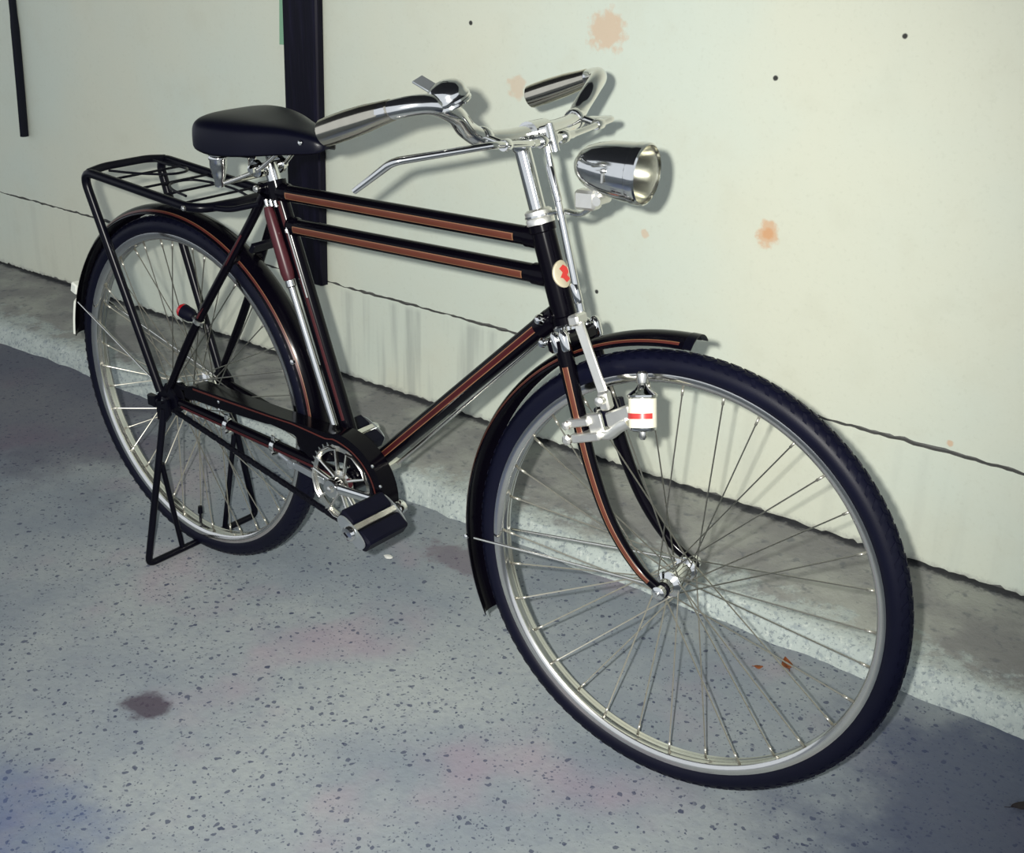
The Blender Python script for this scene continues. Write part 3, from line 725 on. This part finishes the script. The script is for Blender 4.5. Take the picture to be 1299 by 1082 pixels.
# --- dynamo on the near fork blade
DT_ = S(.131, -.039, .328); DB_ = S(.1215, -.060, .247); dd = unit(DT_ - DB_); DL = np.linalg.norm(DT_ - DB_)
g = G(); g.lathe([(0, 0), (.014, 0), (.0185, .002), (.0195, .004), (.0195, .048), (.0215, .049), (.0220, .052), (.0185, .055), (.011, .060), (.0065, .066), (.0055, DL - .016), (0, DL - .015)], DB_, dd, 28)
dy = part('dynamo', g, 'chrome')
g = G(); g.lathe([(.0198, .006), (.0201, .006), (.0201, .047), (.0198, .047)], DB_, dd, 28, closed=True); part('dynamo_label', g, 'cream', dy)
g = G(); vs = []; fs = []
e1 = unit(-SD - dd * (-SD @ dd)); e2 = np.cross(dd, e1)
for k in range(17):
    a = math.radians(-70 + 140 * k / 16)
    for h in (.0185, .0265): vs.append(DB_ + dd * (h) + .0210 * (math.cos(a) * e1 + math.sin(a) * e2))
fs = [(2 * i, 2 * i + 2, 2 * i + 3, 2 * i + 1) for i in range(16)]; part('red_band', g.add(vs, fs), 'red', dy)
g = G(); g.lathe([(0, 0), (.008, 0), (.0085, .001), (.0085, .014), (.006, .017), (0, .018)], DB_ + dd * (DL - .016), dd, 24); part('friction_roller', g, 'steel', dy)
g = G(); g.lathe([(.006, 0), (.006, -.008), (.003, -.012)], DB_, dd, 12); part('terminal', g, 'steel', dy)
g = G()
g.rbox(S(.019, -.050, .271), (FW, SD, UP), (.019, .017, .006), .002); g.rbox(S(.028, -.053, .2485), (FW, SD, UP), (.024, .017, .0065), .002)
g.tube(smooth_path([S(.038, -.052, .249), S(.062, -.055, .247), S(.082, -.056, .256), S(.100, -.056, .262)], 5), .0085, 12)
g.rbox(S(.085, -.053, .272), (unit(FW + .2 * UP), SD, UP), (.021, .006, .011), .002); g.rbox(S(.045, -.056, .262), (FW, SD, UP), (.012, .004, .018), .0015)
g.tube([S(-.002, -.066, .2485), S(-.002, -.030, .2485)], .0045, 10); g.lathe([(.008, 0), (.008, .006), (.004, .009)], S(-.003, -.066, .249), -SD, 6); g.lathe([(.007, 0), (.007, .005), (.003, .008)], S(.001, -.066, .270), -SD, 6)
part('dynamo_bracket', g, 'plated', dy)

# --- saddle
def saddle():
    xs = [.178, .182, .192, .207, .228, .255, .285, .315, .345, .375, .398, .412, .418]
    wd = [.084, .097, .102, .104, .103, .097, .084, .066, .049, .037, .029, .022, .010]
    tp = [.930, .9355, .937, .938, .938, .9365, .934, .932, .930, .926, .921, .914, .904]
    bt = [.890, .884, .880, .877, .874, .874, .876, .879, .883, .886, .889, .892, .898]
    g = G(); m = 25; n = len(xs)
    def row(i, inner):
        r = []
        for k in range(m):
            t = -1 + 2 * k / (m - 1); a = t * math.pi / 2; w = wd[i] - (.004 if inner else 0); h = tp[i] - bt[i]
            sy = math.copysign(abs(math.sin(a)) ** .62, t) if t else 0; cz = abs(math.cos(a)) ** .34
            r.append(V(xs[i] + (.004 if inner and i == 0 else 0), w * sy, bt[i] + (h - (.004 if inner else 0)) * cz + .004 * (1 - abs(sy)) * 0))
        return r
    vs = []
    for i in range(n): vs += row(i, 0) + row(i, 1)[::-1]
    q = 2 * m; fs = [(i * q + k, i * q + (k + 1) % q, (i + 1) * q + (k + 1) % q, (i + 1) * q + k) for i in range(n - 1) for k in range(q)]
    for e in (0, n - 1):
        for k in range(m - 1): fs.append((e * q + k, e * q + k + 1, e * q + q - 2 - k, e * q + q - 1 - k))
        # close the two end walls across the opening
        fs.append(tuple(e * q + k for k in range(m)))
    return g.add(vs, fs)
sad = part('saddle', saddle(), 'vinyl', label='black vinyl sprung saddle', angle=60)
md = sad.modifiers.new('sub', 'SUBSURF'); md.levels = 1; md.render_levels = 1
g = G(); g.lathe([(.0045, 0), (.0045, .002), (.002, .004)], V(.385, -.0345, .909), unit(V(.25, -1, .1)), 12); part('saddle_rivet', g, 'chrome', sad)
for s in (-1, 1):
    c0 = V(.205, s * .062, .818); g = G()
    g.lathe([(0, 0), (.008, 0), (.0095, .004), (.0085, .010), (.0125, .022), (.0150, .036), (.0150, .046), (.0165, .048), (.0165, .052), (.0150, .054), (.0165, .056), (.0165, .062), (0, .064)], c0 - V(0, 0, .006), Z_, 24); sp = part('saddle_spring', g, 'chrome', sad)
    g = G(); g.tube(fillet([V(.205, s * .062, .815), V(.235, s * .045, .828), V(.272, s * .028, .846), V(.32, s * .018, .886)], .015, 5), .0038, 10); part('saddle_rail', g, 'steel', sad)
    g = G(); g.tube([V(.212, s * .06, .872), V(.27, s * .035, .870)], .005, 8); part('saddle_strut', g, 'black', sad)
g = G(); g.tube([V(.205, -.062, .816), V(.205, .062, .816)], .0036, 10); part('spring_bar', g, 'steel', sad)
g = G(); g.tube([V(.262, -.034, .846), V(.262, .034, .846)], .0085, 14)
for s in (-1, 1): g.lathe([(.013, -.005), (.0155, -.003), (.0155, .003), (.013, .005)], V(.262, s * .026, .846), Y_, 18); g.lathe([(.008, 0), (.008, .006), (.004, .009)], V(.262, s * .034, .846), s * Y_, 6)
g.rbox(V(.252, -.026, .855), (X_, Y_, Z_), (.009, .0045, .016), .003); part('saddle_clamp', g, 'chrome', sad)
g = G(); g.tube([V(.2775, 0, .820), V(.2665, 0, .852)], .0125, 20); part('seat_post', g, 'chrome')

# --- crank set, chain and chain guard
ring_y = -.050; RR_ = .076
g = G(); nt = 36; out = []
for k in range(nt):
    for da, r in ((0, RR_ - .003), (.30, RR_ - .003), (.45, RR_ + .003), (.60, RR_ + .003), (.75, RR_ - .003)): out.append((2 * math.pi * (k + da) / nt, r))
n = len(out); vs = []
for y in (ring_y - .0015, ring_y + .0015):
    for a, r in out: vs.append(BB + V(r * math.cos(a), y, r * math.sin(a)))
    for a, r in out: vs.append(BB + V((RR_ - .013) * math.cos(a), y, (RR_ - .013) * math.sin(a)))
fs = []
for i in range(n):
    j = (i + 1) % n
    fs += [(i, j, n + j, n + i), (2 * n + j, 2 * n + i, 3 * n + i, 3 * n + j), (j, i, 2 * n + i, 2 * n + j), (n + i, n + j, 3 * n + j, 3 * n + i)]
ring = part('chainring', G().add(vs, fs), 'steel', smooth=False)
# petal spider: five outlined petals
for k in range(5):
    a = math.radians(122 + 72 * k); g = G()
    def pp(r, da): return BB + V(r * math.cos(a + da), ring_y - .0035, r * math.sin(a + da))
    loop = [pp(.018, -.25), pp(.036, -.36), pp(.068, -.42), pp(.071, -.2), pp(.071, .2), pp(.068, .42), pp(.036, .36), pp(.018, .25)]
    g.tube(loop, .0046, 8, flat=.6, ref=-Y_); part('ring_petal', g, 'steel', ring)
g = G(); g.lathe([(.026, 0), (.026, .004), (.020, .006), (.012, .008), (0, .008)], BB + V(0, ring_y + .002, 0), -Y_, 26); part('ring_boss', g, 'steel', ring)
g = G(); g.lathe([(.0085, 0), (.0085, .001), (0, .001)], BB + V(.022, ring_y - .003, .010), -Y_, 14); part('ring_mark', g, 'maroon', ring)
def crank(s, tip, y0, y1):
    A = BB + V(0, y0, 0); B = V(tip[0], y1, tip[1]); d = unit(B - A)
    g = G(); g.tube([A, A + (B - A) * .12, A + (B - A) * .85, B], [.0125, .0095, .0080, .0105], 14, flat=.75, ref=Z_)
    g.lathe([(.0165, -.010), (.018, -.008), (.018, .008), (.0165, .010)], A, Y_, 22); g.lathe([(.0115, -.008), (.0125, -.006), (.0125, .006), (.0115, .008)], B, Y_, 18)
    o = part('crank', g, 'chrome')
    g = G(); g.lathe([(.007, 0), (.007, .004), (.003, .006)], A + V(0, s * .010, 0), s * Y_, 6); part('crank_bolt', g, 'steel', o)
T1 = (.637, .338); T2 = (.306, .293)
crank(-1, T1, -.070, -.080); crank(1, T2, .055, .066)
def pedal(tip, s, tilt):
    y0 = s * .094; y1 = s * .192; c = V(tip[0], (y0 + y1) / 2, tip[1])
    d = V(math.cos(tilt), 0, math.sin(tilt)); nn_ = V(-math.sin(tilt), 0, math.cos(tilt))
    g = G(); g.tube([V(tip[0], s * .085, tip[1]), V(tip[0], y1, tip[1])], .0062, 14); g.rbox(c + nn_ * .0105, (d, Y_, nn_), (.0055, .049, .0022), .001)
    g.rbox(c - nn_ * .0105, (d, Y_, nn_), (.0055, .049, .0022), .001)
    o = part('pedal', g, 'steel')
    for e in (-1, 1):
        g = G(); g.rbox(c + d * e * .0225, (d, Y_, nn_), (.0155, .0475, .0135), .004); ob = part('pedal_rubber', g, 'pedal_rubber', o)
    for y in (y0, y1):
        g = G(); poly = []
        for a in np.linspace(0, 2 * math.pi, 24, endpoint=False):
            ca, sa = math.cos(a), math.sin(a); poly.append(V(tip[0], y, tip[1]) + d * .034 * math.copysign(abs(ca) ** .8, ca) + nn_ * .0135 * math.copysign(abs(sa) ** .7, sa))
        g.plate(poly, (0, s * .0025, 0)); part('end_plate', g, 'greytin', o)
    g = G(); g.lathe([(.0135, 0), (.0135, .006), (.011, .010), (.004, .0115), (0, .0115)], V(tip[0], y1 + s * .002, tip[1]), s * Y_, 20); part('pedal_cap', g, 'chrome', o)
    g = G(); g.rbox(V(tip[0], y1 + s * .0138, tip[1]), (d, Y_, nn_), (.005, .0008, .0015), .0004); part('cap_slot', g, 'black', o)
pedal(T1, -1, math.radians(-34)); pedal(T2, 1, math.radians(-25))

# chain: links along the visible lower run and around the ring
def chain_path():
    rc = .030; p = []
    Ra = RR_ + .002; C2 = BB + V(0, ring_y, 0); C1 = V(0, ring_y, .3535)
    dvec = C2 - C1; L = math.hypot(dvec[0], dvec[2]); base_a = math.atan2(dvec[2], dvec[0]); off = math.acos((rc - Ra) / L)
    a_top = base_a + off; a_bot = base_a - off
    P = lambda C, r, a: C + V(r * math.cos(a), 0, r * math.sin(a))
    for a in np.linspace(a_bot, a_top, 24): p.append(P(C2, Ra, a))
    for a in np.linspace(a_top, a_bot + 2 * math.pi, 14): p.append(P(C1, rc, a))
    p.append(p[0]); return p
cp = chain_path(); seg = [np.linalg.norm(cp[i + 1] - cp[i]) for i in range(len(cp) - 1)]; tot = sum(seg); nl = int(tot / .0127); cum = np.concatenate([[0], np.cumsum(seg)])
def at(d):
    d = d % tot; i = min(np.searchsorted(cum, d, 'right') - 1, len(seg) - 1); return cp[i] + (cp[i + 1] - cp[i]) * ((d - cum[i]) / seg[i])
pts = [at(tot * k / nl) for k in range(nl)]
g = G()
for k in range(nl):
    A, B = pts[k], pts[(k + 1) % nl]; d = unit(B - A); w = np.cross(Y_, d); c0 = (A + B) / 2; h = np.linalg.norm(B - A) / 2 + .0032
    for s in (-1, 1): g.rbox(c0 + Y_ * s * (.0036 if k % 2 else .0026), (d, Y_, w), (h, .0006, .0042), .0003)
    g.tube([A - Y_ * .0044, A + Y_ * .0044], .0036, 6)
part('chain', g, 'chain', kind='stuff', smooth=False)
g = G(); g.lathe([(.030, -.002), (.030, .002), (.012, .006), (.012, -.006)], V(0, ring_y, .3535), Y_, 20, closed=True); part('sprocket', g, 'chain')

def guard_outline():
    top = [(.050, .392), (.075, .4035), (.18, .4055), (.30, .408), (.40, .4125), (.455, .4145)]
    arc = [(BB[0] + .117 * math.cos(math.radians(a)), BB[2] + .105 * math.sin(math.radians(a))) for a in range(86, -16, -8)]
    inn = [(BB[0] + r * math.cos(math.radians(a)), BB[2] + r * math.sin(math.radians(a))) for a, r in ((-16, .085), (-8, .075), (0, .06), (15, .045), (40, .035), (70, .032), (100, .036), (125, .040), (150, .052), (165, .072))]
    bot = [(.375, .336), (.352, .346), (.340, .369), (.27, .372), (.16, .368), (.08, .366), (.052, .372)]
    return top, arc, inn, bot
top, arc, inn, bot = guard_outline()
g = G(); out = top + arc; inner = inn + bot
def resamp(pl, n):
    pl = [np.array(q) for q in pl]; sg = np.concatenate([[0], np.cumsum([np.linalg.norm(pl[i + 1] - pl[i]) for i in range(len(pl) - 1)])])
    r = []
    for t in np.linspace(0, sg[-1], n): i = min(np.searchsorted(sg, t, 'right') - 1, len(pl) - 2); r.append(pl[i] + (pl[i + 1] - pl[i]) * (t - sg[i]) / (sg[i + 1] - sg[i]))
    return r
N = 60; oo = resamp(out, N); ii = resamp(list(reversed(inner)), N)
yb, yf, yl = -.0375, -.0400, -.062
vs = []; fs = []
for k in range(N):
    o_, i_ = oo[k], ii[k]; inw = (i_ - o_); inw = inw / (np.linalg.norm(inw) + 1e-9)
    o2 = o_ + inw * .0022
    for (p, y) in ((i_, yb), (o_, yb + .010), (o_, yl), (o2, yl), (o2, yf), (i_, yf)): vs.append(V(p[0], y, p[1]))
q = 6
for k in range(N - 1):
    for j in range(q): fs.append((k * q + j, k * q + (j + 1) % q, (k + 1) * q + (j + 1) % q, (k + 1) * q + j))
fs += [tuple(range(q)), tuple((N - 1) * q + j for j in reversed(range(q)))]
guard = part('chain_guard', G().add(vs, fs), 'enamel', angle=30)
# outer cover plate of the guard with its lining, clear of the chainring
g = G(); cov = []; 
for k in range(N):
    o_, i_ = oo[k], ii[k]; inw = (i_ - o_); L = np.linalg.norm(inw); inw /= L
    cov.append((o_, o_ + inw * min(L * .95, .029 if k < 26 else .026)))
vs = []; fs = []
for o_, c_ in cov:
    for (p, y) in ((o_, yl), (o_, yl - .0015), (c_, yl - .0015), (c_, yl)): vs.append(V(p[0], y, p[1]))
for k in range(N - 1):
    for j in range(4): fs.append((k * 4 + j, k * 4 + (j + 1) % 4, (k + 1) * 4 + (j + 1) % 4, (k + 1) * 4 + j))
fs += [(0, 1, 2, 3), tuple((N - 1) * 4 + j for j in (3, 2, 1, 0))]
part('guard_cover', G().add(vs, fs), 'enamel', guard, angle=30)
g = G()
for (f0, f1, mi) in ((.003, .0068, 0),):
    vs = []; fs = []
    for k in range(3, N - 1):
        o_, i_ = oo[k], ii[k]; inw = (i_ - o_); inw /= np.linalg.norm(inw); s0 = .001 if k < 30 else min(.001 + (k - 30) * .0010, .014)
        for f in (f0, f1): p = o_ + inw * (f + s0); vs.append(V(p[0], yl - .0021, p[1]))
    for k in range(N - 5): fs.append((2 * k, 2 * k + 1, 2 * k + 3, 2 * k + 2))
    g.add(vs, fs, 0)
part('lining', g, 'stripe_mid', guard)
for x, z in ((.155, .392), (.155, .376), (.578, .352), (.560, .385)):
    part('guard_rivet', G().lathe([(.0032, 0), (.003, .0015), (.0012, .0026)], V(x, yl - .0015, z), -Y_, 10), 'chrome', guard)
# chrome clips on the near chain stay and the brake link behind the ring
for x in (.163, .283):
    t = (x - .012) / .428; c0 = V(x, -.064 + .036 * t, .358 - .040 * t)
    g = G(); g.lathe([(.0118, -.005), (.0130, -.0045), (.0130, .0045), (.0118, .005)], c0, unit(V(.428, .036, -.04)), 18, closed=True); g.rbox(c0 + V(0, -.004, .015), (X_, Y_, Z_), (.0045, .002, .007), .001); g.tube([c0 + V(0, -.012, -.015), c0 + V(0, .010, -.015)], .0042, 8)
    part('stay_clip', g, 'chrome')
g = G(); g.tube([V(.300, -.045, .322), V(.335, -.046, .312)], .0055, 10); g.lathe([(.009, -.005), (.009, .005)], V(.333, -.046, .312), Y_, 14); g.rbox(V(.377, -.046, .3075), (unit(V(1, 0, -.1)), Y_, unit(V(.1, 0, 1))), (.042, .003, .0065), .001); part('brake_bar', g, 'greytin')

# --- pump clipped behind the seat tube
PA = V(.284, -.025, .783); PB = V(.3295, -.025, .661); PC = V(.439, -.025, .380)
g = G(); g.tube([PB, PC], .0066, 18); g.tube([PC, PC + unit(PC - PB) * .020], [.0055, .0035], 10); g.lathe([(.0066, 0), (.0088, .001), (.0088, .012), (.0066, .014)], PB, unit(PC - PB), 18)
pump = part('pump', g, 'chrome', label='chrome tyre pump with a maroon handle')
g = G(); d = PB - PA; g.tube([PA, PA + d * .10, PA + d * .35, PA + d * .9, PB], [.0070, .0095, .0105, .0120, .0100], 16); part('pump_handle', g, 'maroon', pump)
g = G()
for k in range(3): g.tube([V(.2755 + .012 * k, -.0215, .7935 + .001 * k), V(.279 + .012 * k, -.0215, .7835 + .001 * k)], .0042, 10)
part('cable_clip', g, 'chrome', pump)
g = G(); g.tube([V(.3185, -.0155, .751), V(.3185 + .044, -.0155, .751 - .118)], .0016, 8); g.lathe([(.004, 0), (.004, .006)], V(.3190, -.0165, .748), unit(V(.35, 0, -.94)), 10); part('seat_tube_rod', g, 'steel')

# --- rear carrier
Rk = .0875
g = G()
for s in (-1, 1):
    p = fillet([V(-.012, s * .074, .372), V(-.172, s * (Rk), .787), V(.166, s * Rk, .768), V(.176, 0, .768)], .040, 8)
    if s < 0: near = p
    else: far = p
pts = near + list(reversed(far))[1:]
rack = part('carrier', G().tube(pts, .0086, 14), 'black', label='black tubular rear carrier')
g = G(); g.tube(fillet([V(-.148, -Rk, .786), V(-.155, -.05, .790), V(-.155, .05, .790), V(-.148, Rk, .786)], .015, 5), .0076, 12); part('cross_tube', g, 'black', rack)
for x in (-.085, -.005, .055, .118):
    z = .784 - (x + .13) * .055; part('cross_wire', G().tube([V(x, -Rk, z), V(x, Rk, z)], .0024, 8), 'black', rack)
g = G(); z = .790
g.tube(smooth_path([V(-.130, -.055, .787), V(-.060, -.040, z), V(-.015, -.005, z), V(-.010, .030, z), V(-.035, .050, z), V(-.080, .045, z), V(-.135, .05, z)], 6), .0024, 8)
part('spring_clip', g, 'black', rack)
g = G(); g.tube(smooth_path([V(.105, -.060, .778), V(.055, -.052, .781), V(.025, -.030, .783), V(.025, .010, .783), V(.060, .030, .781), V(.120, .035, .778), V(.170, .03, .772)], 6), .0024, 8)
part('spring_clip', g, 'black', rack)
for s in (-1, 1):
    part('carrier_stay', G().tube(fillet([V(.155, s * .060, .767), V(.205, s * .045, .767), V(.262, s * .024, .784)], .015, 5), .0052, 10), 'black', rack)
    part('carrier_bolt', G().lathe([(.0045, 0), (.0045, .004), (.002, .006)], V(.142, s * (Rk + .006), .7685), s * Y_, 10), 'steel', rack)

# --- rear stand
FX = -.0155
legs = []
p = fillet([V(.0, -.078, .338), V(FX, -.143, .0075), V(FX, .143, .0075), V(.0, .078, .338)], .016, 5)
stand = part('stand', G().tube(p, .0070, 12), 'black', label='black rear stand')
for s in (-1, 1):
    t = .58; A = V(FX * t, s * (.078 + .065 * t), .338 - .3305 * t); B = V(FX, s * .056, .009)
    part('stand_brace', G().tube([V(FX * .35, s * (.078 + .065 * .35 - .008), .338 - .3305 * .35), B], .0055, 10), 'black', stand)
    g = G(); g.plate([V(-.020, s * .075, .350), V(.016, s * .075, .362), V(.020, s * .075, .330), V(.006, s * .078, .312), V(-.016, s * .078, .314)], (0, s * .006, 0)); part('stand_lug', g, 'black', stand)
g = G(); g.tube([V(-.02, -.072, .348), V(-.045, -.074, .350)], .008, 8); g.rbox(V(-.036, -.076, .347), (X_, Y_, Z_), (.012, .006, .012), .002); part('chain_adjuster', g, 'black', stand)

# --- tail lamp on the near seat stay
g = G(); ta = unit(V(-1, -.15, .32)); c0 = V(.058, -.050, .546)
g.lathe([(0, -.024), (.010, -.022), (.0135, -.014), (.0140, .0), (.0140, .004)], c0, ta, 22); tl = part('tail_lamp', g, 'pedal_rubber', label='small black tail lamp with a red lens')
part('lamp_lens', G().lathe([(.0138, .004), (.0138, .008), (.010, .013), (0, .0155)], c0, ta, 22), 'redlens', tl)
g = G(); g.tube([c0 - ta * .020, V(.105, -.057, .538)], .0055, 10); g.lathe([(.0088, -.005), (.0105, -.004), (.0105, .004), (.0088, .005)], V(.106, -.0565, .541), unit(V(.096, .012, .15)), 16, closed=True); part('lamp_bracket', g, 'steel', tl)

# ------------------------------------------------------------------ small things on the floor
def leaf(loc, L, Wd, rot, matn, label, cat='leaf', curl=.004, group=None):
    g = G(); n = 9; vs = []; fs = []
    for i in range(n):
        t = i / (n - 1); w = Wd * math.sin(math.pi * min(1, t * 1.02)) ** .8 * (1 - .25 * t) + .0006
        x = (t - .5) * L; zc = .0008 + curl * (2 * t - 1) ** 2
        for s, dz in ((-1, curl * .8), (0, 0), (1, curl * .7)): vs.append(V(x, s * w, zc + dz))
    for i in range(n - 1):
        for k in range(2): fs.append((i * 3 + k, i * 3 + k + 1, i * 3 + 4 + k, i * 3 + 3 + k))
    g.add(vs, fs); g.tube([V(-.5 * L, 0, .001 + curl), V(-.7 * L, .002, .0016 + curl)], .0006, 5)
    o = link('fallen_leaf', g, matn); o.location = loc; o.rotation_euler = (0, 0, rot)
    md = o.modifiers.new('thick', 'SOLIDIFY'); md.thickness = .0006
    return tag(o, label, cat)
leaf((1.1584, .3904, 0), .034, .011, 2.3, 'leaf', 'brown dry leaf lying on the floor behind the front wheel', curl=.006)
leaf((1.1207, .3521, 0), .016, .006, .6, 'leaf', 'tiny tan leaf scrap on the floor next to the brown leaf', curl=.003)
leaf((1.622, .288, 0), .05, .010, .9, 'darkleaf', 'dark withered leaf on the floor in front of the whitewashed ledge', curl=.004)
g = G(); rng = np.random.RandomState(3)
g.lathe([(0, 0), (.006, .0005), (.0075, .002), (.005, .004), (0, .0045)], V(0, 0, 0), Z_, 9)
g.v = [(x * (1.5 + .2 * rng.randn()), y * (1 + .15 * rng.randn()), z) for x, y, z in g.v]
o = link('stone_chip', g, 'pebble', smooth=False); o.location = (.3291, .2067, 0); tag(o, 'small pale stone chip on the floor below the pedal', 'stone')
